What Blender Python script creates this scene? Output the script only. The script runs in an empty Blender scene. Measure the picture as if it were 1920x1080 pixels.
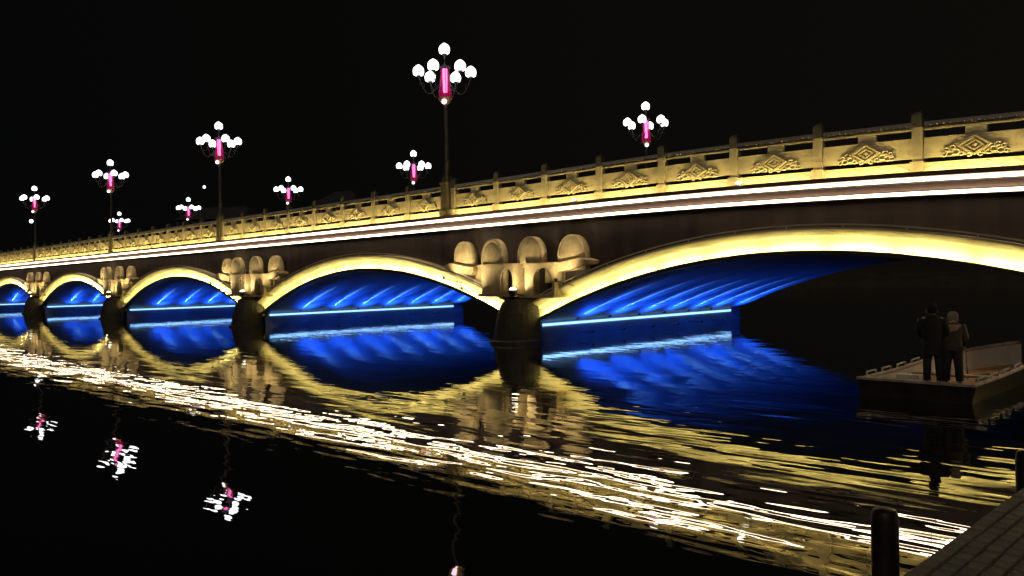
import bpy, math, random
from mathutils import Matrix, Vector
random.seed(7)
R = math.radians
S = bpy.context.scene

# ------------------------------------------------------------------ camera
CAM = Vector((0.0, -25.235, 2.7225))
yaw, pitch, roll, fpx = R(45.485), R(-0.6126), R(-1.1239), 1507.3
fwd = Vector((-math.sin(yaw) * math.cos(pitch), math.cos(yaw) * math.cos(pitch), math.sin(pitch)))
rt = Vector((math.cos(yaw), math.sin(yaw), 0)); up = rt.cross(fwd)
r2 = rt * math.cos(roll) + up * math.sin(roll); u2 = up * math.cos(roll) - rt * math.sin(roll)
cd = bpy.data.cameras.new('camera'); cam = bpy.data.objects.new('camera', cd)
S.collection.objects.link(cam); S.camera = cam
cd.sensor_width = 36; cd.lens = fpx / 1920 * 36; cd.clip_start = 0.05; cd.clip_end = 3000
M4 = Matrix((r2, u2, -fwd)).transposed().to_4x4(); M4.translation = CAM
cam.matrix_world = M4

# ------------------------------------------------------------------ night sky, faint glow, exposure
W = bpy.data.worlds.new('World'); S.world = W; W.use_nodes = True
bg = W.node_tree.nodes['Background']
bg.inputs[1].default_value = 1.0
wn, wl_ = W.node_tree.nodes.new, W.node_tree.links.new                      # faint warm town glow on one side of the sky
wt, wx, wr = wn('ShaderNodeTexCoord'), wn('ShaderNodeVectorMath'), wn('ShaderNodeMapRange')
wx.operation = 'DOT_PRODUCT'; wx.inputs[1].default_value = (.70, .71, 0); wl_(wt.outputs['Generated'], wx.inputs[0])
wr.inputs[1].default_value = -1.0; wr.inputs[2].default_value = 1.0; wl_(wx.outputs['Value'], wr.inputs[0])
wm = wn('ShaderNodeMix'); wm.data_type = 'RGBA'; wm.inputs[6].default_value = (.0006, .0009, .0014, 1); wm.inputs[7].default_value = (.0050, .0044, .0030, 1)
wl_(wr.outputs[0], wm.inputs[0]); wl_(wm.outputs[2], bg.inputs[0])
sl = bpy.data.lights.new('sun', 'SUN'); sl.energy = 0.26; sl.angle = R(12); sl.color = (1, .84, .66)
sun = bpy.data.objects.new('sun', sl); S.collection.objects.link(sun)
sun.rotation_euler = Vector((-0.35, 0.75, -0.62)).to_track_quat('-Z', 'Y').to_euler()
S.view_settings.view_transform = 'Standard'; S.view_settings.look = 'None'
S.view_settings.exposure = 0.0; S.view_settings.gamma = 1
S.view_settings.use_curve_mapping = False
S.render.engine = 'CYCLES'
cy = S.cycles
cy.use_denoising = True; cy.max_bounces = 6; cy.diffuse_bounces = 2; cy.glossy_bounces = 3
cy.transparent_max_bounces = 6; cy.sample_clamp_indirect = 4.0
try: cy.denoiser = 'OPENIMAGEDENOISE'
except Exception: pass

# ------------------------------------------------------------------ helpers
COL = S.collection
class MB:
    def __init__(s): s.v = []; s.f = []; s.sm = []
    def add(s, vs, fs, smooth=False):
        o = len(s.v); s.v += [tuple(v) for v in vs]; s.f += [tuple(i + o for i in f) for f in fs]; s.sm += [smooth] * len(fs)
        return s
    def box(s, x0, x1, y0, y1, z0, z1, tx=0, ty=0):
        v = [(x0, y0, z0), (x1, y0, z0), (x1, y1, z0), (x0, y1, z0), (x0 + tx, y0 + ty, z1), (x1 - tx, y0 + ty, z1), (x1 - tx, y1 - ty, z1), (x0 + tx, y1 - ty, z1)]
        return s.add(v, [(3, 2, 1, 0), (4, 5, 6, 7), (0, 1, 5, 4), (1, 2, 6, 5), (2, 3, 7, 6), (3, 0, 4, 7)])
    def tube(s, pts, r, n=8, smooth=True, caps=True):
        pts = [Vector(p) for p in pts]; rr = r if isinstance(r, (list, tuple)) else [r] * len(pts); vs = []
        ref = None
        for i, p in enumerate(pts):
            t = (pts[min(i + 1, len(pts) - 1)] - pts[max(i - 1, 0)]).normalized()
            if ref is None: ref = Vector((0, 0, 1)) if abs(t.z) < .9 else Vector((1, 0, 0))
            a = t.cross(ref).normalized(); b = a.cross(t).normalized(); ref = b
            for k in range(n):
                w = 2 * math.pi * k / n; vs.append(p + (a * math.cos(w) + b * math.sin(w)) * rr[i])
        fs = []
        for i in range(len(pts) - 1):
            for k in range(n):
                fs.append((i * n + k, i * n + (k + 1) % n, (i + 1) * n + (k + 1) % n, (i + 1) * n + k))
        s.add(vs, fs, smooth)
        if caps:
            o = len(s.v) - len(vs)
            s.f.append(tuple(o + k for k in range(n))[::-1]); s.sm.append(False)
            s.f.append(tuple(o + (len(pts) - 1) * n + k for k in range(n))); s.sm.append(False)
        return s
    def lathe(s, prof, n=16, c=(0, 0, 0), smooth=True, closed=False):
        vs = []; fs = []
        for (r, z) in prof:
            for k in range(n):
                w = 2 * math.pi * k / n; vs.append((c[0] + r * math.cos(w), c[1] + r * math.sin(w), c[2] + z))
        for i in range(len(prof) - 1):
            for k in range(n):
                fs.append((i * n + k, i * n + (k + 1) % n, (i + 1) * n + (k + 1) % n, (i + 1) * n + k))
        return s.add(vs, fs, smooth)
    def prism(s, poly, axis, a, b, smooth=False):
        """poly: 2-D outline (counter-clockwise); axis 'y': (x,z) extruded from y=a to y=b; 'z': (x,y) from z=a to z=b"""
        n = len(poly)
        f3 = (lambda u, v, w: (u, w, v)) if axis == 'y' else (lambda u, v, w: (u, v, w))
        vs = [f3(u, v, a) for u, v in poly] + [f3(u, v, b) for u, v in poly]
        s.add(vs, [(i, (i + 1) % n, n + (i + 1) % n, n + i) for i in range(n)], smooth)
        o = len(s.v) - 2 * n
        s.f += [tuple(o + i for i in range(n))[::-1], tuple(o + n + i for i in range(n))]; s.sm += [False, False]
        return s
    def mesh(s, name, mat):
        m = bpy.data.meshes.new(name); m.from_pydata(s.v, [], s.f); m.polygons.foreach_set('use_smooth', s.sm)
        m.materials.append(mat); m.update(); return m
    def build(s, name, mat, parent=None, loc=(0, 0, 0), fix=True):
        m = s.mesh(name, mat)
        if fix:
            import bmesh
            b = bmesh.new(); b.from_mesh(m); bmesh.ops.recalc_face_normals(b, faces=b.faces); b.to_mesh(m); b.free()
        return link(name, m, parent, loc)
def link(name, data, parent=None, loc=(0, 0, 0)):
    o = bpy.data.objects.new(name, data); COL.objects.link(o); o.parent = parent; o.location = loc
    return o
def tag(o, label=None, cat=None, group=None, kind=None):
    if label: o['label'] = label
    if cat: o['category'] = cat
    if group: o['group'] = group
    if kind: o['kind'] = kind
    return o
def empty(name, loc=(0, 0, 0), rz=0):
    o = bpy.data.objects.new(name, None); COL.objects.link(o); o.location = loc; o.rotation_euler = (0, 0, rz)
    return o
def copy_tree(o, parent=None):
    c = o.copy(); COL.objects.link(c); c.parent = parent
    for ch in list(o.children): copy_tree(ch, c)
    return c

def nodes(name):
    m = bpy.data.materials.new(name); m.use_nodes = True; nt = m.node_tree
    return m, nt, nt.nodes['Principled BSDF']
def stone(name, c1, c2, rough=.75, scale=3.0, bump=.15, stretch=(1, 1, 1), grain=22):
    m, nt, b = nodes(name); N = nt.nodes.new; L = nt.links.new
    tc = N('ShaderNodeTexCoord'); mp = N('ShaderNodeMapping'); mp.inputs['Scale'].default_value = stretch; L(tc.outputs['Object'], mp.inputs[0])
    n1 = N('ShaderNodeTexNoise'); n1.inputs['Scale'].default_value = scale; n1.inputs['Detail'].default_value = 6; L(mp.outputs[0], n1.inputs['Vector'])
    n2 = N('ShaderNodeTexNoise'); n2.inputs['Scale'].default_value = grain; n2.inputs['Detail'].default_value = 4; L(mp.outputs[0], n2.inputs['Vector'])
    mx = N('ShaderNodeMix'); mx.data_type = 'RGBA'; mx.inputs[6].default_value = (*c1, 1); mx.inputs[7].default_value = (*c2, 1)
    mr = N('ShaderNodeMapRange'); mr.inputs[1].default_value = .35; mr.inputs[2].default_value = .65; L(n1.outputs[0], mr.inputs[0]); L(mr.outputs[0], mx.inputs[0])
    oi = N('ShaderNodeObjectInfo'); hv = N('ShaderNodeHueSaturation'); rv = N('ShaderNodeMapRange'); rv.inputs[3].default_value = .86; rv.inputs[4].default_value = 1.12
    L(oi.outputs['Random'], rv.inputs[0]); L(rv.outputs[0], hv.inputs['Value']); L(mx.outputs[2], hv.inputs['Color']); L(hv.outputs[0], b.inputs['Base Color'])
    rg = N('ShaderNodeMapRange'); rg.inputs[3].default_value = rough - .12; rg.inputs[4].default_value = rough + .12; L(n2.outputs[0], rg.inputs[0]); L(rg.outputs[0], b.inputs['Roughness'])
    bp = N('ShaderNodeBump'); bp.inputs['Strength'].default_value = bump; bp.inputs['Distance'].default_value = .02; L(n2.outputs[0], bp.inputs['Height']); L(bp.outputs[0], b.inputs['Normal'])
    return m
def glow(name, col, strength):
    m, nt, b = nodes(name)
    b.inputs['Base Color'].default_value = (*[min(1, c) * .6 for c in col], 1)
    b.inputs['Emission Color'].default_value = (*col, 1); b.inputs['Emission Strength'].default_value = strength
    b.inputs['Roughness'].default_value = .4
    return m

MT = {}
MT['cream'] = stone('cream_stone', (.58, .50, .36), (.66, .58, .43), .7, 1.6, .12)
MT['rail'] = stone('carved_stone', (.50, .44, .31), (.60, .53, .39), .65, 2.5, .2)
MT['brown'] = stone('brown_cladding', (.025, .017, .0145), (.055, .037, .031), .55, 1.1, .15, (1.6, 1, .16))
MT['fascia'] = stone('fascia_stone', (.17, .112, .097), (.22, .15, .128), .6, 1.0, .1, (.2, 1, 4))
MT['pier'] = stone('pier_stone', (.024, .021, .018), (.045, .039, .031), .8, 2.2, .3)
MT['turret'] = stone('turret_stone', (.42, .325, .16), (.60, .48, .27), .8, 3.0, .6)
MT['vault'] = stone('vault_concrete', (.44, .45, .46), (.54, .54, .54), .7, 1.2, .15)
MT['coping'] = stone('coping_stone', (.46, .43, .39), (.56, .52, .47), .45, 6, .3)
MT['road'] = stone('asphalt', (.045, .045, .047), (.06, .06, .06), .85, 4, .3)
MT['iron'] = stone('dark_iron', (.035, .033, .034), (.06, .055, .055), .42, 5, .05)
MT['brass'] = stone('lamp_cap_metal', (.42, .27, .14), (.5, .33, .18), .35, 8, .05)
MT['led_warm'] = glow('led_warm_white', (1.0, .80, .55), 11.0)
MT['led_gold'] = glow('led_gold', (1.0, .86, .28), 95.0)
MT['led_trough'] = glow('led_trough', (1.0, .77, .24), 44.0)
MT['led_blue'] = glow('led_blue_white', (.24, .52, 1.0), 2.6)
MT['globe'] = glow('globe_white', (1.0, .98, 1.0), 3.2)
MT['core'] = glow('lantern_core', (1.0, .50, .84), 2.6)
MT['bulb_pink'] = glow('bulb_pink', (1.0, .72, .86), 3.0)
MT['flood'] = glow('flood_lens', (1.0, .88, .62), 6.0)
def glass_pink():
    m, nt, b = nodes('magenta_glass'); N = nt.nodes.new; L = nt.links.new
    b.inputs['Base Color'].default_value = (.75, .03, .22, 1); b.inputs['Roughness'].default_value = .25
    b.inputs['Emission Color'].default_value = (.9, .02, .22, 1); b.inputs['Emission Strength'].default_value = .16
    t = N('ShaderNodeBsdfTransparent'); t.inputs[0].default_value = (1, .55, .8, 1)
    mx = N('ShaderNodeMixShader'); mx.inputs[0].default_value = .45
    L(t.outputs[0], mx.inputs[1]); L(b.outputs[0], mx.inputs[2]); L(mx.outputs[0], nt.nodes['Material Output'].inputs[0])
    return m
MT['glass'] = glass_pink()

def water_mat():
    m, nt, b = nodes('river_water'); N = nt.nodes.new; L = nt.links.new
    b.inputs['Base Color'].default_value = (.004, .006, .006, 1); b.inputs['Roughness'].default_value = .006; b.inputs['IOR'].default_value = 1.5
    g = N('ShaderNodeNewGeometry')
    def wave(size, long, rot, det, dist):
        mp = N('ShaderNodeMapping'); mp.vector_type = 'TEXTURE'; mp.inputs['Rotation'].default_value = (0, 0, R(rot)); mp.inputs['Scale'].default_value = (size * long, size, 1)
        L(g.outputs['Position'], mp.inputs[0])
        n = N('ShaderNodeTexNoise'); n.inputs['Scale'].default_value = 1; n.inputs['Detail'].default_value = det; n.inputs['Distortion'].default_value = dist
        L(mp.outputs[0], n.inputs['Vector']); return n.outputs[0]
    def mul(a, k):
        q = N('ShaderNodeMath'); q.operation = 'MULTIPLY'; L(a, q.inputs[0])
        if isinstance(k, float): q.inputs[1].default_value = k
        else: L(k, q.inputs[1])
        return q.outputs[0]
    def add(a, c):
        q = N('ShaderNodeMath'); q.operation = 'ADD'; L(a, q.inputs[0]); L(c, q.inputs[1]); return q.outputs[0]
    big = mul(wave(1.3, 3.0, -5, 1, .25), .026)
    mid = mul(wave(.42, 4.0, 1, 1, .25), .0125)
    sml = mul(wave(.17, 3.0, 6, 1, .2), .0022)
    def rng(src, a, c, lo, hi):
        q = N('ShaderNodeMapRange'); q.interpolation_type = 'SMOOTHSTEP'
        for k_, v_ in zip((1, 2, 3, 4), (a, c, lo, hi)): q.inputs[k_].default_value = v_
        L(src, q.inputs[0]); return q.outputs[0]
    pt = rng(wave(14.0, 1.0, 0, 2, 0), .36, .64, .65, 1.2)                     # breezier and calmer patches
    sx = N('ShaderNodeSeparateXYZ'); L(g.outputs['Position'], sx.inputs[0])
    wk = N('ShaderNodeMapRange'); wk.inputs[1].default_value = -14.0; wk.inputs[2].default_value = -8.0; wk.inputs[3].default_value = 0.0; wk.inputs[4].default_value = -6.0; L(sx.outputs['X'], wk.inputs[0])
    lee = rng(add(sx.outputs['Y'], wk.outputs[0]), -17.2, -13.6, 1.15, .40)    # a boat's wake lane that fans out eastward, calmer in the lee of the bridge
    west = rng(sx.outputs['Y'], -20.0, -17.8, .5, 1.0)                         # and calmer again along the near bank
    h = mul(mul(add(mul(add(big, mid), lee), mul(sml, .85)), pt), west)
    bp = N('ShaderNodeBump'); bp.inputs['Strength'].default_value = 1.0; bp.inputs['Distance'].default_value = 1.0
    L(h, bp.inputs['Height']); L(bp.outputs[0], b.inputs['Normal']); L(bp.outputs[0], b.inputs['Coat Normal'])
    b.inputs['Coat Weight'].default_value = 1.0; b.inputs['Coat IOR'].default_value = 1.5; b.inputs['Coat Roughness'].default_value = .006
    return m
MT['water'] = water_mat()

# ------------------------------------------------------------------ setting: water, banks
wv = MB(); wv.add([(-900, -300, 0), (300, -300, 0), (300, 700, 0), (-900, 700, 0)], [(0, 1, 2, 3)])
tag(wv.build('water', MT['water'], fix=False), kind='structure')
MT['soil'] = stone('bank_soil', (.05, .045, .035), (.08, .07, .05), .9, .4, .3)
bk = MB()
prof = [(0, -1.0), (3, 1.2), (9, 3.0), (60, 3.6), (500, 6.0)]
for side in (0, 1):
    vs = []
    for i in range(61):
        t = i / 60
        if side == 0: x, y0 = -700 + 900 * t, 165 + 7 * math.sin(t * 19); pts = [(x, y0 + d, z + .25 * math.sin(i * 1.7 + d)) for d, z in prof]
        else: x, y0 = -168 + 3 * math.sin(t * 13), -160 + 330 * t; pts = [(x - d, y0, z + .2 * math.sin(i * 2.1 + d)) for d, z in prof]
        vs += pts
    n = len(prof)
    bk.add(vs, [(i * n + k, i * n + k + 1, (i + 1) * n + k + 1, (i + 1) * n + k) for i in range(60) for k in range(n - 1)], True)
tag(bk.build('bank', MT['soil']), kind='structure')

# ------------------------------------------------------------------ the bridge
ZB = 5.86                 # underside of the parapet
DEPTH = 17.0              # vault length across the bridge
def camber(x): return 0.0 if x < -20 else (-0.0016 * (x + 20) ** 2 if x < -4 else -0.4096 - .0512 * (x + 4))
bridge = empty('arch_bridge', (-60, 0, 0))
tag(bridge, 'long pale stone arch bridge lit gold and blue, crossing the dark river', 'bridge')
BO = Vector((60, 0, 0))    # children live in coordinates relative to the bridge base
class BMB(MB):
    def build(s, name, mat, parent=None, loc=None, fix=True):
        o = MB.build(s, name, mat, parent or bridge, (0, 0, 0), fix)
        if (parent or bridge) is bridge: o.location = BO
        return o
A = 11.72; Z0 = 0.85; RISE = 2.58
SPR = [-148.9, -123.8, -98.8, -73.75, -48.55, -24.08, 0.9]     # left springing of every arch
def intr(xc, u):            # u in -1..1
    return Vector((xc + A * u, 0, Z0 + RISE * (1 - u * u)))
def norm(u):
    t = Vector((A, 0, -2 * RISE * u)).normalized(); return Vector((-t.z, 0, t.x))
XL, XR = SPR[0] - 1.3, SPR[-1] + 2 * A + 1.3
def ring(prof, u0=-1, u1=1, n=48, xc=0, closed=True, smooth=True):
    """sweep a (radial, y) profile along the arch"""
    vs = []; k = len(prof)
    for i in range(n + 1):
        u = u0 + (u1 - u0) * i / n; p = intr(xc, u); nn = norm(u)
        for r, y in prof: vs.append((p.x + nn.x * r, y, p.z + nn.z * r))
    kk = k if closed else k - 1
    fs = [(i * k + j, i * k + (j + 1) % k, (i + 1) * k + (j + 1) % k, (i + 1) * k + j) for i in range(n) for j in range(kk)]
    m = BMB(); m.add(vs, fs, False)
    if closed:
        m.f += [tuple(range(k)), tuple(n * k + j for j in range(k))[::-1]]; m.sm += [False, False]
    return m
piers_x = [SPR[0] - .7] + [(SPR[i] + 2 * A + SPR[i + 1]) / 2 for i in range(len(SPR) - 1)] + [SPR[-1] + 2 * A + .7]

# spandrel wall: one strip of quads between the arch extrados and the deck
sp = BMB()
for ys, flip in ((0.0, False), (DEPTH, True)):
    xs = []
    for s in SPR:
        xc = s + A
        xs += [intr(xc, -1 + 2 * i / 48) + norm(-1 + 2 * i / 48) * .30 for i in range(49)]
    low = [Vector((XL, 0, -1))] + [Vector((SPR[0] - .4, 0, -1))] + xs + [Vector((XR, 0, -1))]
    vs = []
    for v in low: vs += [(v.x, ys, v.z), (v.x, ys, ZB - .55 + camber(v.x))]
    sp.add(vs, [(2 * i, 2 * i + 2, 2 * i + 3, 2 * i + 1) for i in range(len(low) - 1)])
sp.build('spandrel_wall', MT['brown'], fix=False)
# deck
dk = BMB(); xs = [XL + (XR - XL) * i / 90 for i in range(91)]
vs = []
for x in xs:
    c = camber(x); vs += [(x, .1, ZB - .5 + c), (x, .1, ZB + .02 + c), (x, DEPTH + 1.9, ZB + .02 + c), (x, DEPTH + 1.9, ZB - .5 + c)]
dk.add(vs, [(i * 4 + j, i * 4 + (j + 1) % 4, i * 4 + 4 + (j + 1) % 4, i * 4 + 4 + j) for i in range(90) for j in range(4)])
dk.build('deck', MT['road'])
# ledge, fascia and the two light lines
def beam(y0, y1, z0, z1, x0=XL, x1=XR, n=None):
    m = BMB(); n = n or max(1, int((x1 - x0) / 1.5)); vs = []
    for i in range(n + 1):
        x = x0 + (x1 - x0) * i / n; c = camber(x)
        vs += [(x, y0, ZB + z0 + c), (x, y1, ZB + z0 + c), (x, y1, ZB + z1 + c), (x, y0, ZB + z1 + c)]
    m.add(vs, [(i * 4 + j, i * 4 + (j + 1) % 4, i * 4 + 4 + (j + 1) % 4, i * 4 + 4 + j) for i in range(n) for j in range(4)])
    m.f += [(3, 2, 1, 0), tuple(n * 4 + j for j in range(4))]; m.sm += [False, False]
    return m
LY1, LY2 = -.55, -.40
beam(LY1 - .019, .1, -.19, -.105).build('ledge', MT['fascia'])
beam(LY1 - .06, LY1 - .02, -.19, -.045).build('ledge_lip', MT['fascia'])
beam(LY1 + .04, .1, -.36, -.19).build('light_housing', MT['iron'])
beam(LY2 + .06, .1, -.58, -.36).build('fascia', MT['fascia'])
beam(LY2 + .04, .1, -.72, -.58).build('light_housing', MT['iron'])
SEG = 4.9
x = XL
while x < XR - .5:
    a, b_ = x + .02, min(x + SEG - .02, XR)
    beam(LY1 - .02, LY1 + .037, -.315, -.21, a, b_).build('light_line', MT['led_warm'])
    beam(LY2 - .03, LY2 + .037, -.70, -.61, a, b_).build('light_line', MT['led_warm'])
    x += SEG

# ---- parapet: posts, panels, carved relief, rails
def build_rosette():
    m = MB()
    for (r0, r1, d) in ((.46, .36, .09), (.27, .185, .07)):           # nested lozenge frames
        for sx in (-1, 1):
            for sz in (-1, 1):
                p = [(sx * r0, 0), (0, sz * r0 * .66), (0, sz * r1 * .66), (sx * r1, 0)]
                m.prism(p, 'y', -d, 0)
    m.prism([(-.09, 0), (0, -.065), (.09, 0), (0, .065)], 'y', -.05, 0)
    rnd = random.Random(3)
    for sx in (-1, 1):                                                   # cloud scrolls either side
        for (cx, cz, r) in ((.50, -.15, .10), (.67, -.20, .095), (.83, -.22, .07), (.60, -.01, .075), (.76, -.07, .065), (.36, -.22, .07), (.15, -.27, .06)):
            pts = []
            for k in range(11):
                w = k / 10 * math.pi * 1.7 + (.4 if sx > 0 else .2); pts.append((sx * (cx + r * math.cos(w)), -.02, cz + r * .8 * math.sin(w)))
            m.tube(pts, [.034] * 11, 5)
    return m.mesh('carving', MT['rail'])
P = 3.0; X0 = -29.47; PW = .34; EXT = .60
lampX = [-30.02, -54.85, -77.05, -101.7, -126.4]
# bays between lamp pillars; posts stand evenly inside each bay
posts = []
k = 0
while X0 + k * P < XR - 1: posts.append(X0 + k * P); k += 1
bays = [list(posts)]
for i, lx in enumerate(lampX):
    nxt = lampX[i + 1] if i + 1 < len(lampX) else XL + .3
    n = max(1, round((lx - nxt - EXT) / P)); last = nxt + .52
    bay = [lx - (lx - last) * j / n for j in range(n + 1)]
    bays.append(bay)
def post_mesh():
    m = MB()
    m.box(-.19, .19, -.19, .17, -.02, .30); m.box(-.14, .14, -.14, .14, .30, 1.30)
    return m.mesh('parapet_post', MT['rail'])
def post_top_mesh():
    m = MB(); m.box(-.145, .145, -.145, .145, 1.302, 1.70, .012, .012); m.box(-.10, .10, -.10, .10, 1.70, 1.76, .02, .02); m.box(.07, .11, -.02, .02, 1.76, 1.82, .01, .01)
    return m.mesh('shaded_post_top', MT['post_shade'])
MT['post_shade'] = stone('shaded_post_stone', (.10, .095, .085), (.15, .14, .125), .6, 6, .3)  # post stone darkened to paint in the wash light fading towards the top
PM = post_mesh(); CM = post_top_mesh(); RO = build_rosette()
rail_cache = {}
def panel_set(w):
    key = round(w, 2)
    if key in rail_cache: return rail_cache[key]
    h = w / 2
    b = MB(); b.box(-h, h, -.16, .14, 0, .25)
    nz = 8; zz = 2 * h * .94 / nz                                        # zig-zag carved on the base beam
    for i in range(nz):
        xa = -h * .94 + i * zz; z1, z2 = (.06, .19) if i % 2 == 0 else (.19, .06)
        b.add([(xa, -.185, z1 - .018), (xa + zz, -.185, z2 - .018), (xa + zz, -.185, z2 + .018), (xa, -.185, z1 + .018),
               (xa, -.16, z1 - .026), (xa + zz, -.16, z2 - .026), (xa + zz, -.16, z2 + .026), (xa, -.16, z1 + .026)],
              [(0, 1, 2, 3), (0, 4, 5, 1), (1, 5, 6, 2), (2, 6, 7, 3), (3, 7, 4, 0)])
    p = MB(); p.box(-h, h, -.07, .07, .395, .95); p.box(-h, h, -.09, .09, .95, .985)
    g = MB(); g.box(-.27, .27, -.07, .07, .99, 1.215)
    r = MB(); r.box(-h, h, -.085, .085, 1.215, 1.262)
    c = MB(); n = 15
    c.box(-h, h, -.06, .06, 1.264, 1.33)
    for i in range(n):                                                  # roof-tile like coping
        xa = -h + 2 * h * (i + .5) / n; d = h / n * .80
        vs = []
        for (xx, tw) in ((xa - d, -.035), (xa + d, .035)):
            for (yy, z) in ((-.15, 1.33), (-.13, 1.40), (-.05, 1.46), (.05, 1.46), (.13, 1.40), (.15, 1.33)): vs.append((xx + tw * (z - 1.33) * 8, yy, z))
        c.add(vs, [(j, j + 1, 7 + j, 6 + j) for j in range(5)] + [tuple(range(6))[::-1], tuple(range(6, 12))])
    out = (b.mesh('base_beam', MT['rail']), p.mesh('parapet_panel', MT['rail']), g.mesh('spacer_block', MT['rail']), r.mesh('hand_rail', MT['rail']), c.mesh('coping', MT['coping']))
    rail_cache[key] = out
    return out
def place(name, mesh, x, tilt, parent=None):
    o = link(name, mesh, parent or bridge, (x + 60, 0, ZB + camber(x)))
    o.rotation_euler = (0, -tilt, 0); return o
for bi, bay in enumerate(bays):
    for j, x in enumerate(bay):
        if 0 < bi < len(lampX) and j == 0: continue                                    # the lamp pillar stands there
        link('shaded_post_top', CM, link('parapet_post', PM, bridge, (x + 60, 0, ZB + camber(x))))
    b2 = sorted(bay)
    for j in range(len(b2) - 1):
        a, b_ = b2[j], b2[j + 1]
        if bi > 0 and j == len(b2) - 2: b_ -= .13
        a += .142; b_ -= .142; xc = (a + b_) / 2; w = b_ - a
        tl = math.atan2(camber(b_) - camber(a), w)
        ms = panel_set(w)
        place('base_beam', ms[0], xc, tl); pn = place('parapet_panel', ms[1], xc, tl)
        place('spacer_block', ms[2], xc, tl); place('hand_rail', ms[3], xc, tl); place('coping', ms[4], xc, tl)
        o = link('carving', RO, pn, (0, -.068, .655)); o.scale = (.95, 1.25, .93)
        # wash-light bar lying on the ledge in front of this panel
        t = MB(); t.box(-w / 2 + .1, w / 2 - .1, -.035, .035, 0, .05)
        key = ('t', round(w, 2))
        if key not in rail_cache: rail_cache[key] = t.mesh('wash_light', MT['led_trough'])
        o = link('wash_light', rail_cache[key], bridge, (xc + 60, -.47, ZB + camber(xc) - .10)); o.rotation_euler = (0, -tl, 0)

for x_, l_ in ((-21.35, .10), (-14.0, .22)):                                 # stray floods left lying on the ledge lip
    z_ = ZB + camber(x_) - .04
    m = BMB(); m.box(x_ - l_ / 2 - .02, x_ + l_ / 2 + .02, -.60, -.50, z_, z_ + .05); fl_ = m.build('floodlight', MT['iron'])
    m = BMB(); m.tube([(x_ - l_ / 2, -.61, z_ + .075), (x_, -.625, z_ + .08), (x_ + l_ / 2, -.61, z_ + .075)], [.03, .055, .03], 8); m.build('floodlight_lens', MT['flood'], fl_)
# ---- arches
lip = [(-.09, -.34), (.05, -.34), (.05, -.315), (-.05, -.315), (-.05, .02), (-.09, .02)]
cove = [(.47, -.03), (.50, -.16), (.56, -.34), (.64, -.50), (.70, -.56), (.76, -.56), (.76, .05), (.47, .05)]
face = [(-.05, -.03), (.47, -.03), (.47, .10), (-.05, .10)]
YS = [2.35, 4.66, 6.95, 9.1, 11.3, 13.5, 15.8]
def spot(name, loc, target, energy, col, size, blend, rad, parent=None):
    l = bpy.data.lights.new(name, 'SPOT'); l.energy = energy; l.color = col; l.spot_size = R(size); l.spot_blend = blend; l.shadow_soft_size = rad
    o = bpy.data.objects.new(name, l); COL.objects.link(o); o.parent = parent or bridge
    o.location = Vector(loc) + BO; o.rotation_euler = (Vector(target) - Vector(loc)).to_track_quat('-Z', 'Y').to_euler()
    return o
def cyl_fix(m, x, y, z, d, L_=.22, r=.06):
    d = Vector(d).normalized(); p = Vector((x, y, z)); m.tube([p - d * L_, p], [r * .8, r], 8)
    m.tube([p - d * L_ * .5, (x - .22, y, z - .10)], .015, 5)
for s in SPR:
    xc = s + A
    rg = ring(face, n=60, xc=xc).build('arch_ring', MT['cream'])
    rg.location = BO
    def sub(m, name, mat): o = m.build(name, mat, rg); return o
    sub(ring(cove, n=60, xc=xc), 'arch_moulding', MT['cream'])
    sub(ring(lip, n=60, xc=xc), 'light_lip', MT['iron'])
    NS = 11
    for i in range(NS):
        u0 = -1 + 2 * i / NS + .012; u1 = -1 + 2 * (i + 1) / NS - .012
        sub(ring([(-.035, -.31), (.045, -.31), (.045, -.30), (-.035, -.30)], u0, u1, 6, xc), 'light_strip', MT['led_gold'])
    # thin cable rail on brackets above the moulding
    m = ring([(.835, -.56), (.88, -.56), (.88, -.52), (.835, -.52)], n=48, xc=xc)
    for i in range(13):
        u = -1 + 2 * (i + .5) / 13; p = intr(xc, u); nn = norm(u)
        a = p + nn * .75; b_ = p + nn * .86
        m.tube([(a.x, -.535, a.z), (b_.x, -.535, b_.z)], .022, 5)
    sub(m, 'cable_rail', MT['cream'])
    # barrel vault
    vt = ring([(0.004, .0), (0.004, DEPTH)], n=60, xc=xc, closed=False)
    vt.add([(s, 0, -1), (s, DEPTH, -1), (s, DEPTH, Z0 + .01), (s, 0, Z0 + .01)], [(0, 1, 2, 3)])
    vt.add([(s + 2 * A, 0, -1), (s + 2 * A, DEPTH, -1), (s + 2 * A, DEPTH, Z0 + .01), (s + 2 * A, 0, Z0 + .01)], [(3, 2, 1, 0)])
    vo = vt.build('vault', MT['vault'], fix=False)
    # light line along the pier face and the up-lights above it
    for i in range(5):
        m = BMB(); y0 = .25 + i * 3.15; m.box(s + .01, s + .04, y0, y0 + 3.1, .66, .755); m.build('light_line', MT['led_blue'], vo)
    for y in YS:
        m = BMB(); cyl_fix(m, s + .30, y, .92, (1, 0, .44), .16, .04); m.build('spotlight', MT['iron'], vo)
        m = BMB(); m.tube([(s + .80, y + .3, .27), (s + .9, y + .3, .32)], [.035, .05], 8); m.tube([(s, y + .3, .26), (s + .82, y + .3, .28)], .014, 6); m.build('wash_light', MT['iron'], vo)  # made-up lamp on an arm, added to even out the blue on the vault
        def aim(p, el): return (p[0] + math.cos(R(el)), p[1] + .02, p[2] + math.sin(R(el)))
        q1, q2 = (s + .35, y, .96), (s + .93, y + .3, .35)
        spot('added_blue_wash', q2, aim(q2, 82), 250, (.007, .085, 1.0), 130, 1.0, .02)
        spot('added_blue_spot', q2, aim(q2, 39), 720, (.008, .095, 1.0), 42, 1.0, .02)
        spot('blue_beam', q1, aim(q1, 23.6), 4600, (.18, .50, 1.0), 9, .9, .03)

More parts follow.
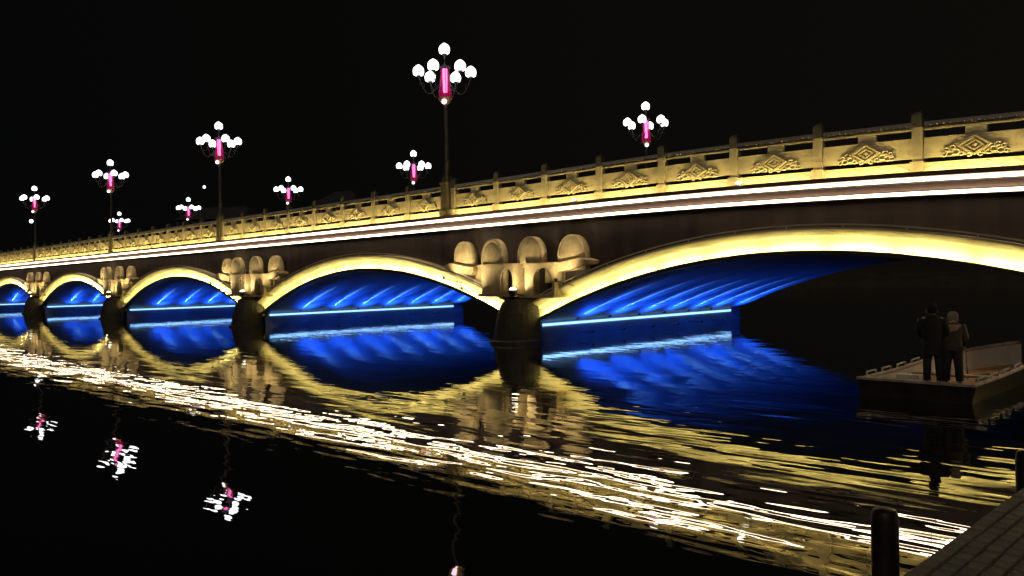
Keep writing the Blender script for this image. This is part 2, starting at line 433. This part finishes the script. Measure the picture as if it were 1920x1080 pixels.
# ---- piers with carved niches
def arch_poly(x0, x1, z0, z1, zt, n=7):
    """pointed opening outline from x0..x1, springing z1, tip zt (counter-clockwise)"""
    xm = (x0 + x1) / 2; pts = [(x0, z0), (x1, z0), (x1, z1)]
    for i in range(1, n): t = i / n; pts.append((x1 + (xm - x1) * t ** 1.6, z1 + (zt - z1) * math.sin(t * math.pi / 2) ** .9))
    pts.append((xm, zt))
    for i in range(n - 1, 0, -1): t = i / n; pts.append((x0 + (xm - x0) * t ** 1.6, z1 + (zt - z1) * math.sin(t * math.pi / 2) ** .9))
    pts.append((x0, z1)); return pts
def porch(bx0, bx1, y0, y1, z0, z1, ox0, ox1, oz, ot):
    """block with a pointed opening cut right through from front to back"""
    m = BMB(); op = arch_poly(ox0, ox1, z0, oz, ot)
    left = [(bx0, z0), (ox0, z0)] + [q for q in op[::-1] if q[0] <= (ox0 + ox1) / 2 + 1e-6 and q != (ox0, z0)][::1]
    # split into left half, right half (both reach the crown)
    n = len(op); xm = (ox0 + ox1) / 2; tip = op[(n + 1) // 2] if False else (xm, ot)
    L_ = [q for q in op[3:] if q[0] < xm - 1e-6]; Rr = [q for q in op[2:] if q[0] > xm + 1e-6]
    lp = [(bx0, z0), (ox0, z0)] + sorted(L_, key=lambda q: q[1]) + [tip, (xm, z1), (bx0, z1)]
    rp = [(bx1, z0), (bx1, z1), (xm, z1), tip] + sorted(Rr, key=lambda q: -q[1]) + [(ox1, z0)]
    yf = y0 + .16
    m.prism(lp, 'y', y0, yf); m.prism(rp, 'y', y0, yf)
    m.box(bx0, ox0 - .12, yf - .001, y1, z0, z1); m.box(ox1 + .03, bx1, yf - .001, y1, z0, z1); m.box(ox0 - .12, ox1 + .03, yf - .001, y1, ot + .05, z1)
    m.box(bx0 - .05, bx1 + .05, y0 - .05, y1 + .05, z1, z1 + .07)
    return m
def hood(cx, r, z0, zt, y0, pil=.10, attached=False):
    """round-headed niche stone: slab with a swelling front"""
    m = BMB(); zc = zt - r * 1.12; out = [(cx - r, z0), (cx + r, z0)]
    N_ = 14
    for i in range(N_ + 1): w = math.pi * i / N_; out.append((cx + r * math.cos(w), zc + r * 1.12 * math.sin(w)))
    k = len(out); cz = (z0 + zt) / 2; lay = [(1, .02 if attached else y0 + .32), (1, y0), (.93, y0 - .012), (.91, y0 + .02)] + [(.91 * math.cos(q), y0 + .02 - pil * math.sin(q)) for q in (.45, .9, 1.3)]
    vs = []
    for sc, y in lay: vs += [(cx + (a - cx) * sc, y, cz + .15 + (b - cz - .15) * sc) for a, b in out]
    fs = [(l * k + i, l * k + (i + 1) % k, (l + 1) * k + (i + 1) % k, (l + 1) * k + i) for l in range(len(lay) - 1) for i in range(k)]
    m.add(vs, fs, True); m.f += [tuple((len(lay) - 1) * k + i for i in range(k)), tuple(range(k))[::-1]]; m.sm += [True, False]
    return m
for pi_, xp in enumerate(piers_x):
    body = BMB(); plan = [(xp - .62, .03), (xp - .93, -.3)] + [(xp - .93 * math.cos(math.pi * q / 12), -.75 - 1.05 * math.sin(math.pi * q / 12)) for q in range(13)] + [(xp + .93, -.3), (xp + .62, .03)]
    def loft(levels):
        k = len(plan); vs = []
        for sc, z in levels: vs += [(xp + (a - xp) * sc, b * (sc if b < 0 else 1), z) for a, b in plan]
        body.add(vs, [(l * k + i, l * k + (i + 1) % k, (l + 1) * k + (i + 1) % k, (l + 1) * k + i) for l in range(len(levels) - 1) for i in range(k)])
        body.f.append(tuple((len(levels) - 1) * k + i for i in range(k))); body.sm.append(False)
    loft([(1.16, -1), (1.13, .10), (1.05, .15), (.98, .8), (.91, 1.3), (.80, 1.68), (.64, 1.9), (.40, 1.98)])
    pier = body.build('pier', MT['pier'])
    for dx in (-1, 1):                                                     # impost blocks the rings stand on
        m = BMB(); xa = xp + dx * .55
        m.prism([(xa - .05, .45), (xa + dx * .18, .55), (xa - dx * .22, 1.45), (xa - dx * .5, 1.2)] if dx > 0 else [(xa + .05, .45), (xa - dx * .5, 1.2), (xa - dx * .22, 1.45), (xa + dx * .18, .55)], 'y', -.55, 0.01)
        m.build('impost', MT['turret'], pier)
    ox = xp + .02
    for dx, r, z0, zt, y0 in ((-3.90, .66, 3.05, 4.54, -.42), (-1.38, .70, 2.13, 4.53, -.92), (.68, .74, 3.24, 4.54, -.66), (2.82, .76, 3.05, 4.52, -.42)):
        hood(ox + dx, r, z0, zt, y0).build('niche_hood', MT['turret'], pier)
    for sx in (-1, 1):                                                     # brackets under the outer hoods
        m = BMB(); xa = ox + sx * 3.3 - .55
        poly = [(xa - sx * .9, 3.12), (xa - sx * .75, 2.95), (xa + sx * .2, 3.08), (xa + sx * 1.15, 3.30), (xa + sx * 1.2, 3.42), (xa + sx * .75, 3.55), (xa - sx * .9, 3.30)]
        m.prism(poly if sx > 0 else poly[::-1], 'y', -.66, .01); m.build('bracket', MT['turret'], pier)
        m = BMB(); xa = ox + sx * 2.2 - .5; m.box(xa - .42, xa + .42, -.36, .01, 2.55, 3.42); m.build('link_block', MT['turret'], pier)
    porch(ox - 1.95, ox + .10, -1.02, -.40, 2.12, 3.34, ox - .80, ox - .02, 2.75, 3.20).build('porch', MT['turret'], pier)
    porch(ox + .55, ox + 2.25, -.84, -.35, 2.05, 3.32, ox + 1.05, ox + 2.12, 2.70, 3.18).build('porch', MT['turret'], pier)
    m = BMB(); m.box(ox - 2.0, ox + .3, -1.25, .02, 1.98, 2.12); m.box(ox + .3, ox + 2.3, -.95, .02, 1.93, 2.05); m.build('plinth', MT['turret'], pier)
    fx, fy = ox + .28, -1.30
    m = BMB(); m.lathe([(0, 0), (.10, 0), (.17, .08), (.19, .2), (.19, .26), (.16, .26)], 12, (fx, fy, 2.02)); m.build('floodlight', MT['iron'], pier)
    m = BMB(); m.lathe([(.0, .36), (.10, .34), (.165, .25)], 12, (fx, fy, 2.03)); m.build('floodlight_lens', MT['flood'], pier)
    spot('niche_spot', (fx + .12, fy, 2.42), (ox + .1, -.4, 3.2), 40, (1, .80, .46), 150, .7, .08)
    for dx, e, yf, zf in ((-4.1, 190, -1.45, 2.95), (2.9, 190, -1.45, 2.75), (-2.5, 300, -1.75, 2.45), (.62, 130, -1.55, 2.25)):   # floods and brackets added out front so the hoods light evenly
        m = BMB(); m.tube([(ox + dx, yf, zf - .16), (ox + dx, yf, zf - .02)], [.05, .08], 8); m.tube([(ox + dx, yf, zf - .12), (ox + dx, -.3, zf - .35)], .022, 6); m.build('floodlight', MT['iron'], pier)
        spot('niche_spot', (ox + dx, yf, zf), (ox + dx * .82 - .1, -.3, 4.1), e, (1, .80, .46), 125, .9, .08)

# ------------------------------------------------------------------ street lamps
MT['pedst'] = stone('lamp_pedestal_stone', (.14, .11, .07), (.20, .16, .10), .7, 4, .3)
LH = 8.16                       # from the parapet foot to the top globe
def make_lamp(near):
    t = empty('street_lamp')
    m = MB(); m.box(-.30, .30, -.28, .28, -.04, .32); m.box(-.25, .25, -.24, .24, .32, 1.55, .02, .02); m.box(-.27, .27, -.26, .26, 1.55, 1.66); m.box(-.20, .20, -.20, .20, 1.66, 1.95, .05, .05)
    m.build('pedestal', MT['pedst'], t)
    m = MB(); m.lathe([(.17, 1.9), (.17, 2.0), (.13, 2.05), (.115, 2.6), (.14, 2.65), (.10, 2.72), (.085, 5.3), (.10, 5.38), (.08, 5.45)], 12); m.build('pole', MT['iron'], t)
    m = MB(); m.lathe([(.08, 5.40), (.16, 5.46), (.29, 5.60), (.34, 5.70), (.34, 5.74), (.0, 5.74)], 16); m.build('lantern_base', MT['brass'], t)
    m = MB(); m.lathe([(.0, 6.0), (.10, 6.02), (.115, 6.6), (.12, 7.15), (.0, 7.16)], 12); m.build('lantern_core', MT['core'], t)
    m = MB(); m.lathe([(.32, 5.745), (.315, 5.95), (.26, 6.4), (.205, 6.8), (.19, 7.2)], 18); g = m.build('lantern_glass', MT['glass'], t, fix=True)
    m = MB()
    for k in range(8):
        w = 2 * math.pi * k / 8 + .2; m.tube([(r * math.cos(w), r * math.sin(w), z) for r, z in ((.33, 5.74), (.325, 5.95), (.27, 6.4), (.215, 6.8), (.20, 7.2))], .013, 5)
    m.lathe([(.23, 7.18), (.26, 7.22), (.26, 7.27), (.12, 7.31), (.05, 7.38)], 16); m.build('lantern_frame', MT['iron'], t)
    m = MB(); m.lathe([(0, -.13), (.09, -.09), (.13, 0), (.09, .09), (0, .13)], 10, (.22, -.26, 5.50)); m.build('marker_bulb', MT['bulb_pink'], t)
    m = MB(); m.tube([(0, 0, 7.3), (0, 0, 7.75)], .03, 8); m.lathe([(.03, 7.72), (.10, 7.84), (.13, 7.88), (.0, 7.89)], 10); m.build('stem', MT['iron'], t)
    glb = MB(); glb.lathe([(.0, 0), (.17, .0), (.235, .05), (.262, .17), (.262, .28), (.225, .38), (.14, .455), (.06, .51), (0, .525)], 20)
    glb.v = [(vx * (1 + .06 * math.cos(5 * math.atan2(vy, vx))), vy * (1 + .06 * math.cos(5 * math.atan2(vy, vx))), vz) for vx, vy, vz in glb.v]   # five petal lobes
    gm = glb.mesh('globe', MT['globe'])
    link('globe', gm, t, (0, 0, LH - .28))
    for k in range(6):
        w = R(55 + 60 * k); c, s = math.cos(w), math.sin(w); pts = []
        for q in range(13):
            a = q / 12
            r = .30 + .97 * a; z = 6.35 + .30 * math.sin(a * math.pi * .9) * (1 - a) - .62 * math.sin(a * math.pi) + .42 * a ** 3
            pts.append((r * c, r * s, z))
        m = MB(); m.tube(pts, .022, 6)
        cu = [(1.27 * c + .16 * math.cos(q * .6) * c * (1 - q / 14) - .17 * c, 1.27 * s + .16 * math.cos(q * .6) * s * (1 - q / 14) - .17 * s, 6.30 + .14 * math.sin(q * .6)) for q in range(9)]
        m.tube(cu, .014, 5)
        m.lathe([(.02, -.10), (.09, -.02), (.13, .0), (.0, .012)], 10, (1.27 * c, 1.27 * s, 6.80))
        m.build('arm', MT['iron'], t)
        link('globe', gm, t, (1.27 * c, 1.27 * s, 6.80))
    return t
near_lbl = ['tallest and nearest street lamp with pink lantern, on near parapet above the second arch',
            'second tallest seven-globe lamp, near parapet left of the second arch',
            'third lamp from the right along the near parapet, above a carved pier',
            'leftmost lamp on the near parapet with pink lantern in full view']
far_lbl = ['rightmost street lamp, standing behind the parapet right of the tallest lamp',
           'lamp behind the parapet just left of the tallest lamp pole',
           'lamp behind the parapet midway between the two tallest lamps',
           'small lamp behind the parapet just left of the second tallest lamp',
           'smallest and farthest street lamp, its globes just above the parapet at left']
proto = make_lamp(True); first = True
for i, x in enumerate(lampX[:4]):
    o = proto if first else copy_tree(proto); first = False
    o.location = (x, 0.0, ZB - .02 + camber(x)); tag(o, near_lbl[i], 'street lamp', 'street lamps on the bridge')
for i, x in enumerate((-31.6, -56.6, -78.6, -104.6, -130.2)):
    o = copy_tree(proto); o.location = (x, 18.55, ZB + .02 + camber(x)); tag(o, far_lbl[i], 'street lamp', 'street lamps on the bridge')

# ------------------------------------------------------------------ river boat
MT['hull'] = stone('hull_paint', (.016, .012, .009), (.034, .026, .018), .5, 3, .15)
MT['rimb'] = stone('worn_rim_wood', (.30, .22, .17), (.48, .38, .31), .6, 6, .3)
MT['rope'] = stone('rope', (.16, .11, .06), (.26, .19, .11), .9, 20, .4)
MT['boatin'] = stone('boat_inside_paint', (.66, .58, .47), (.76, .68, .57), .55, 2.5, .1)
MT['floorb'] = stone('boat_floor', (.30, .15, .08), (.42, .22, .12), .7, 5, .3)
MT['steel'] = stone('worn_steel', (.5, .48, .45), (.62, .6, .56), .3, 8, .05)
boat = empty('river_boat', (-6.22, -5.14, -.20)); boat.scale = (1.045, 1.045, 1.0)
tag(boat, 'small open wooden boat with dark hull and pale inside, on the river at right', 'boat')
by0, by1 = -1.95, 6.4
def hullsec(y):
    t = max(0, (y - 1.0) / (by1 - 1.0)); w = max(.04, 1 - t ** 2.2 * .97)
    return w, .55 + .26 * max(0, (y + .2) / 6.6) ** 1.3
m = MB(); NY = 26; ys = [by0 + (by1 - by0) * i / NY for i in range(NY + 1)]; vs = []
for y in ys:
    w, g = hullsec(y); fl = 1 + .05 * max(0, y) / 4
    for (xx, z) in ((-1.13 * w * fl, g), (-1.06 * w, .12), (-.78 * w, -.25), (.78 * w, -.25), (1.06 * w, .12), (1.13 * w * fl, g), (1.03 * w * fl, g), (.94 * w, .20), (-.94 * w, .20), (-1.03 * w * fl, g)): vs.append((xx, y, z))
k = 10
quad = lambda js: [(i * k + j, i * k + (j + 1) % k, (i + 1) * k + (j + 1) % k, (i + 1) * k + j) for i in range(NY) for j in js]
m.add(vs, quad((0, 1, 2, 3, 4))); m.f.append((0, 1, 2, 3, 4, 5, 6, 7, 8, 9)[::-1]); m.sm.append(False)
m.build('hull', MT['hull'], boat, fix=False)
m = MB(); m.add(vs, quad((6, 8)), True); m.build('side_lining', MT['boatin'], boat, fix=False)
m = MB()
for sx in (-1, 1): m.tube([(vs[i * k + (9 if sx < 0 else 6)][0] + sx * .04, vs[i * k][1], vs[i * k][2] + .005) for i in range(NY + 1)], .055, 8)
m.build('gunwale', MT['rimb'], boat)
m = MB(); m.add([(vs[i * k + 7][0], vs[i * k + 7][1], .206) for i in range(NY + 1)] + [(vs[i * k + 8][0], vs[i * k + 8][1], .206) for i in range(NY + 1)], [(i, i + 1, NY + 2 + i, NY + 1 + i) for i in range(NY)])
m.build('floor', MT['floorb'], boat, fix=False)
m = MB(); m.box(-1.08, 1.08, by0 - .03, by0 + .08, .05, .55); m.build('transom', MT['hull'], boat)
m = MB(); m.box(-1.15, 1.15, by0 - .06, by0 + .15, .552, .60, .01, .01); m.build('transom_cap', MT['rimb'], boat)
m = MB(); m.box(-1.0, 1.0, by0 + .152, by0 + 1.0, .44, .50); m.build('stern_deck', MT['hull'], boat)
m = MB(); m.tube([(-.35, 2.6, .95), (-.05, 1.7, .26)], .016, 6); m.build('boat_hook', MT['hull'], boat)
m = MB(); m.box(-.80, -.30, -.75, -.45, .21, .56, .02, .02); m.build('box_seat', MT['boatin'], boat)
m = MB(); m.box(-.90, .90, .55, .85, .42, .47); m.build('thwart', MT['rimb'], boat)
m = MB()                                                               # coiled rope on the floor of the bow
for c_ in range(4): m.tube([(.38 + (.26 - .03 * c_) * math.cos(q * .52), 1.75 + (.26 - .03 * c_) * math.sin(q * .52), .235 + .045 * c_) for q in range(13)], .026, 6)
m.build('rope_coil', MT['rope'], boat)
for sx in (-1, 1):
    for y in (by0 + .35, by0 + 1.2, by0 + 2.1, by0 + 3.0):
        w, g = hullsec(y); w2, g2 = hullsec(y + .5); x_ = sx * 1.08
        m = MB(); m.tube([(x_ * w, y, g), (x_ * w, y + .01, g + .13), (x_ * w2, y + .49, g2 + .13), (x_ * w2, y + .5, g2)], .022, 7); m.build('grab_rail', MT['steel'], boat)

# ------------------------------------------------------------------ two people on the stern deck
def cloth(name, c): return stone(name, c, tuple(v * 1.35 for v in c), .85, 7, .25)
MT['skin'] = stone('skin', (.34, .2, .14), (.4, .25, .18), .55, 9, .05)
def person(name, loc, rz, joints, rad, edges, body_mat, parts, label):
    t = empty(name, loc, rz); tag(t, label, 'person')
    me = bpy.data.meshes.new('body'); keys = list(joints); me.from_pydata([joints[k] for k in keys], [(keys.index(a), keys.index(b)) for a, b in edges], [])
    o = link('body', me, t); me.materials.append(body_mat)
    sk = o.modifiers.new('skin', 'SKIN'); ly = me.skin_vertices[0] if me.skin_vertices else None
    if ly is None:
        import bmesh
        b = bmesh.new(); b.from_mesh(me); b.verts.layers.skin.verify(); b.to_mesh(me); b.free(); ly = me.skin_vertices[0]
    for i, kx in enumerate(keys):
        r = rad[kx]; ly.data[i].radius = r if isinstance(r, tuple) else (r, r); ly.data[i].use_root = (kx == 'pelvis')
    sk.use_smooth_shade = True
    ss = o.modifiers.new('sub', 'SUBSURF'); ss.levels = 2; ss.render_levels = 2
    for nm, fn, mt in parts: q = MB(); fn(q); q.build(nm, mt, t)
    return t
def figure(h, lean, arms, spread):
    s = h / 1.72; J = {}; y = lambda z: -lean * max(0, z - .9) ** 1.4
    J['pelvis'] = (0, 0, .93 * s)
    J['waist'] = (0, y(1.08), 1.08 * s); J['chest'] = (0, y(1.28), 1.28 * s); J['neck'] = (0, y(1.46), 1.46 * s); J['head'] = (0, y(1.55) - .02, 1.56 * s); J['crown'] = (0, y(1.66) - .03, 1.67 * s)
    for n, sx in (('l', -1), ('r', 1)):
        J['hip' + n] = (sx * .09 * s, 0, .88 * s); J['knee' + n] = (sx * (.10 + spread * .5) * s, -.03, .48 * s); J['ankle' + n] = (sx * (.10 + spread) * s, .02, .09 * s); J['toe' + n] = (sx * (.12 + spread) * s, -.15, .045 * s)
        J['sh' + n] = (sx * .19 * s, y(1.40), 1.40 * s)
        a = arms[n]; J['el' + n] = (sx * a[0][0], a[0][1] + y(1.2), a[0][2] * s); J['wr' + n] = (sx * a[1][0], a[1][1] + y(1.1), a[1][2] * s); J['hd' + n] = (sx * a[2][0], a[2][1] + y(1.1), a[2][2] * s)
        for f, (dx, dy) in enumerate(((-.03, -.01), (-.01, -.015), (.012, -.012), (.03, -.004))):
            J['f%d%s' % (f, n)] = (sx * a[2][0] + dx, a[2][1] + y(1.1) - .03 + dy, a[2][2] * s - .075 + .006 * abs(f - 1))
        J['th' + n] = (sx * a[2][0] - sx * .045, a[2][1] + y(1.1) - .03, a[2][2] * s - .02)
    E = [('pelvis', 'waist'), ('waist', 'chest'), ('chest', 'neck'), ('neck', 'head'), ('head', 'crown')]
    Rd = dict(pelvis=(.15, .11), waist=(.14, .105), chest=(.165, .115), neck=.062, head=.092, crown=.075)
    for n in 'lr':
        E += [('pelvis', 'hip' + n), ('hip' + n, 'knee' + n), ('knee' + n, 'ankle' + n), ('ankle' + n, 'toe' + n), ('chest', 'sh' + n), ('sh' + n, 'el' + n), ('el' + n, 'wr' + n), ('wr' + n, 'hd' + n), ('hd' + n, 'th' + n)] + [('hd' + n, 'f%d%s' % (f, n)) for f in range(4)]
        Rd.update({'hip' + n: .10, 'knee' + n: .068, 'ankle' + n: .05, 'toe' + n: .04, 'sh' + n: .07, 'el' + n: .05, 'wr' + n: .034, 'hd' + n: .034, 'th' + n: .010})
        for f in range(4): Rd['f%d%s' % (f, n)] = .009
    return J, Rd, E
def face_parts(J, s, hair, jacket, jm, trousers, long_coat):
    hx, hy, hz = J['head']
    def f_hair(m): m.lathe([(0, .15), (.06, .14), (.098, .09), (.108, .03), (.104, -.03), (.09, -.08)], 16, (hx, hy + .018, hz + .03))
    def f_face(m):
        for sx in (-1, 1):
            m.lathe([(0, .013), (.013, 0), (0, -.013)], 8, (hx + sx * .035, hy - .088, hz + .01)); m.box(hx + sx * .1 - .012, hx + sx * .1 + .012, hy - .02, hy + .025, hz - .03, hz + .03)
        m.box(hx - .012, hx + .012, hy - .118, hy - .08, hz - .035, hz + .01, .006, .01); m.box(hx - .028, hx + .028, hy - .093, hy - .07, hz - .066, hz - .054)
    bot = .62 * s if long_coat else .84 * s
    def f_coat(m):
        n = 18; vs = []; lv = [(bot, .19, .145), (.95 * s, .185, .145), (1.10 * s, .175, .135), (1.28 * s, .205, .15), (1.40 * s, .215, .13), (1.46 * s, .12, .10), (1.49 * s, .085, .085)]
        for z, rx, ry in lv:
            yy = J['chest'][1] * min(1.5, max(0, (z / s - .9) / .38)) ** 1.4
            for q in range(n): w = 2 * math.pi * q / n; k_ = 1 + .03 * math.sin(5 * w + z * 9); vs.append((rx * k_ * math.cos(w), yy + ry * k_ * math.sin(w), z))
        m.add(vs, [(i * n + q, i * n + (q + 1) % n, (i + 1) * n + (q + 1) % n, (i + 1) * n + q) for i in range(len(lv) - 1) for q in range(n)], True)
        for a in 'lr': m.tube([J['sh' + a], tuple((Vector(J['sh' + a]) + Vector(J['el' + a])) / 2), J['el' + a], J['wr' + a]], [.085, .078, .066, .05], 10)
    def f_tr(m):
        for a in 'lr': m.tube([(J['hip' + a][0], 0, .92 * s), J['hip' + a], J['knee' + a], J['ankle' + a]], [.115, .115, .085, .075], 12)
    def f_shoe(m):
        for a in 'lr': x, y, z = J['ankle' + a]; m.box(x - .05, x + .05, y - .20, y + .08, .0, .085, .012, .02)
    return [('hair', f_hair, hair), ('face', f_face, MT['skin']), ('jacket', f_coat, jm), ('trousers', f_tr, trousers), ('shoes', f_shoe, MT['iron'])]
dark1, dark2 = cloth('dark_coat', (.022, .020, .018)), cloth('dark_trousers', (.030, .028, .026))
olive, hairm = cloth('olive_jacket', (.055, .046, .028)), cloth('black_hair', (.012, .011, .01))
J, Rd, E_ = figure(1.72, .10, dict(l=((.27, .0, 1.15), (.26, -.12, .93), (.25, -.16, .86)), r=((.27, -.02, 1.15), (.20, -.18, 1.0), (.16, -.22, .95))), .03)
person('person', (-5.98, -6.70, .30), R(210), J, Rd, E_, MT['skin'], face_parts(J, 1, hairm, None, dark1, dark2, True), 'taller person in dark coat standing upright on the boat stern')
J, Rd, E_ = figure(1.50, .95, dict(l=((.25, -.02, 1.12), (.22, -.16, .95), (.20, -.2, .88)), r=((.25, -.02, 1.12), (.22, -.16, .95), (.20, -.2, .88))), .05)
person('person', (-5.64, -6.57, .30), R(195), J, Rd, E_, MT['skin'], face_parts(J, 1.50 / 1.72, cloth('painted_highlight', (.22, .20, .17)), None, olive, dark2, False), 'shorter person in olive jacket, head painted pale as a highlight, bending forward on the boat')  # head colour paled to stand for light catching the bent back

# ------------------------------------------------------------------ riverside dock
MT['tile'] = stone('dock_paver', (.17, .16, .12), (.23, .215, .165), .7, 9, .35)
MT['joint'] = stone('dock_base', (.03, .028, .025), (.045, .042, .038), .9, 6, .2)
DZ = 1.1
m = MB(); m.box(-1.62, 7.0, -34, -15.2, -1.0, DZ - .02); dock = tag(m.build('dock', MT['joint']), kind='structure')
tx, ty = .098, .125
tile = MB(); tile.box(-tx / 2 + .007, tx / 2 - .007, -ty / 2 + .007, ty / 2 - .007, -.02, .0, .003, .003); tm = tile.mesh('paver', MT['tile'])
cells = []
for i in range(36):
    for j in range(78):
        x, y = -1.565 + i * tx, -15.6 - j * ty; cells.append((x, y))
def vis(c):
    v = Vector((c[0], c[1], DZ)) - CAM; d = v.dot(fwd)
    if d < .2: return 9
    px, py = 960 + fpx * v.dot(r2) / d, 540 - fpx * v.dot(u2) / d
    return max(0, (px - 1940) / 100, (py - 1100) / 100) + d * .001
cells.sort(key=vis)
rest = MB(); rnd = random.Random(5)
for n, (x, y) in enumerate(cells):
    z = DZ + rnd.uniform(-.003, .003)
    if n < 290: link('paver', tm, dock, (x, y, z))
    else: rest.box(x - tx / 2 + .007, x + tx / 2 - .007, y - ty / 2 + .007, y + ty / 2 - .007, z - .02, z, .003, .003)
o = rest.build('outer_pavers', MT['tile'], dock, fix=False); o['kind'] = 'stuff'
def mooring(loc, top, r, label):
    t = empty('mooring_post', loc); tag(t, label, 'mooring post', 'mooring posts at the dock edge')
    h = top - loc[2]
    m = MB(); m.lathe([(r, 0), (r * .98, h * .5), (r, h - .06), (r * .93, h - .015), (r * .8, h), (0, h + .004)], 14); m.build('shaft', MT['hull'], t)
    m = MB(); m.lathe([(r * 1.05, h * .55), (r * 1.1, h * .555), (r * 1.1, h * .575), (r * 1.05, h * .58)], 14); m.build('band', MT['iron'], t)
mooring((-1.80, -20.50, -1), 1.36, .075, 'dark mooring post standing against the paved dock edge at bottom')
mooring((-1.80, -17.42, -1), 1.19, .085, 'dark mooring post at the right picture edge beyond the dock')

# ------------------------------------------------------------------ far bank buildings and lights, almost lost in the dark
MT['wallb'] = stone('far_wall', (.10, .11, .13), (.14, .15, .17), .8, .3, .1)
MT['roofb'] = stone('far_roof', (.05, .05, .06), (.08, .08, .085), .7, .5, .1)
MT['paneb'] = stone('far_glass', (.02, .025, .035), (.03, .035, .045), .2, 1, .02)
def building(loc, w, d, h, floors, cols, roofh, label, rz=0):
    t = empty('building', loc, rz); tag(t, label, 'building', 'dark buildings behind the bridge')
    m = MB(); m.box(-w / 2, w / 2, -d / 2, d / 2, 0, h); m.build('wall', MT['wallb'], t)
    m = MB(); e = .8; m.add([(-w / 2 - e, -d / 2 - e, h), (w / 2 + e, -d / 2 - e, h), (w / 2 + e, d / 2 + e, h), (-w / 2 - e, d / 2 + e, h), (-w / 2 + roofh, 0, h + roofh), (w / 2 - roofh, 0, h + roofh)], [(3, 2, 1, 0), (0, 1, 5, 4), (1, 2, 5), (2, 3, 4, 5), (3, 0, 4)]); m.build('roof', MT['roofb'], t)
    fh = h / floors; cw = w / cols; wm = MB(); wm.box(-cw * .28, cw * .28, -.06, .06, 0, fh * .5); wm = wm.mesh('window', MT['paneb'])
    for i in range(floors):
        for j in range(cols): link('window', wm, t, (-w / 2 + cw * (j + .5), -d / 2 - .02, fh * (i + .3)))
building((-226, 80, 2.5), 22, 14, 19, 5, 8, 4, 'dark hip-roofed building behind the parapet near the second tallest lamp', R(35))
building((-225, 120, 2.5), 16, 14, 25, 5, 9, 5, 'dark wide building whose roof shows just above the middle parapet', R(30))
def distant_lamp(loc, h, label):
    t = empty('lamp_post', loc); tag(t, label, 'lamp post', 'distant lamp posts')
    m = MB(); m.lathe([(.14, 0), (.1, .5), (.06, h)], 8); m.build('pole', MT['iron'], t)
    m = MB(); m.lathe([(0, 0), (.22, .06), (.34, .34), (.22, .62), (0, .68)], 10, (0, 0, h)); m.build('globe', MT['globe'], t)
def ray(px, py): return (fwd + r2 * ((px - 960) / fpx) - u2 * ((py - 540) / fpx))
distant_lamp((-163.0, 14.6, 5.0), 9.5, 'lone white globe lamp below the leftmost near-parapet lamp')
distant_lamp((-186.0, 56.5, 2.6), 23.0, 'tiny far white lamp left of the second tallest lamp')
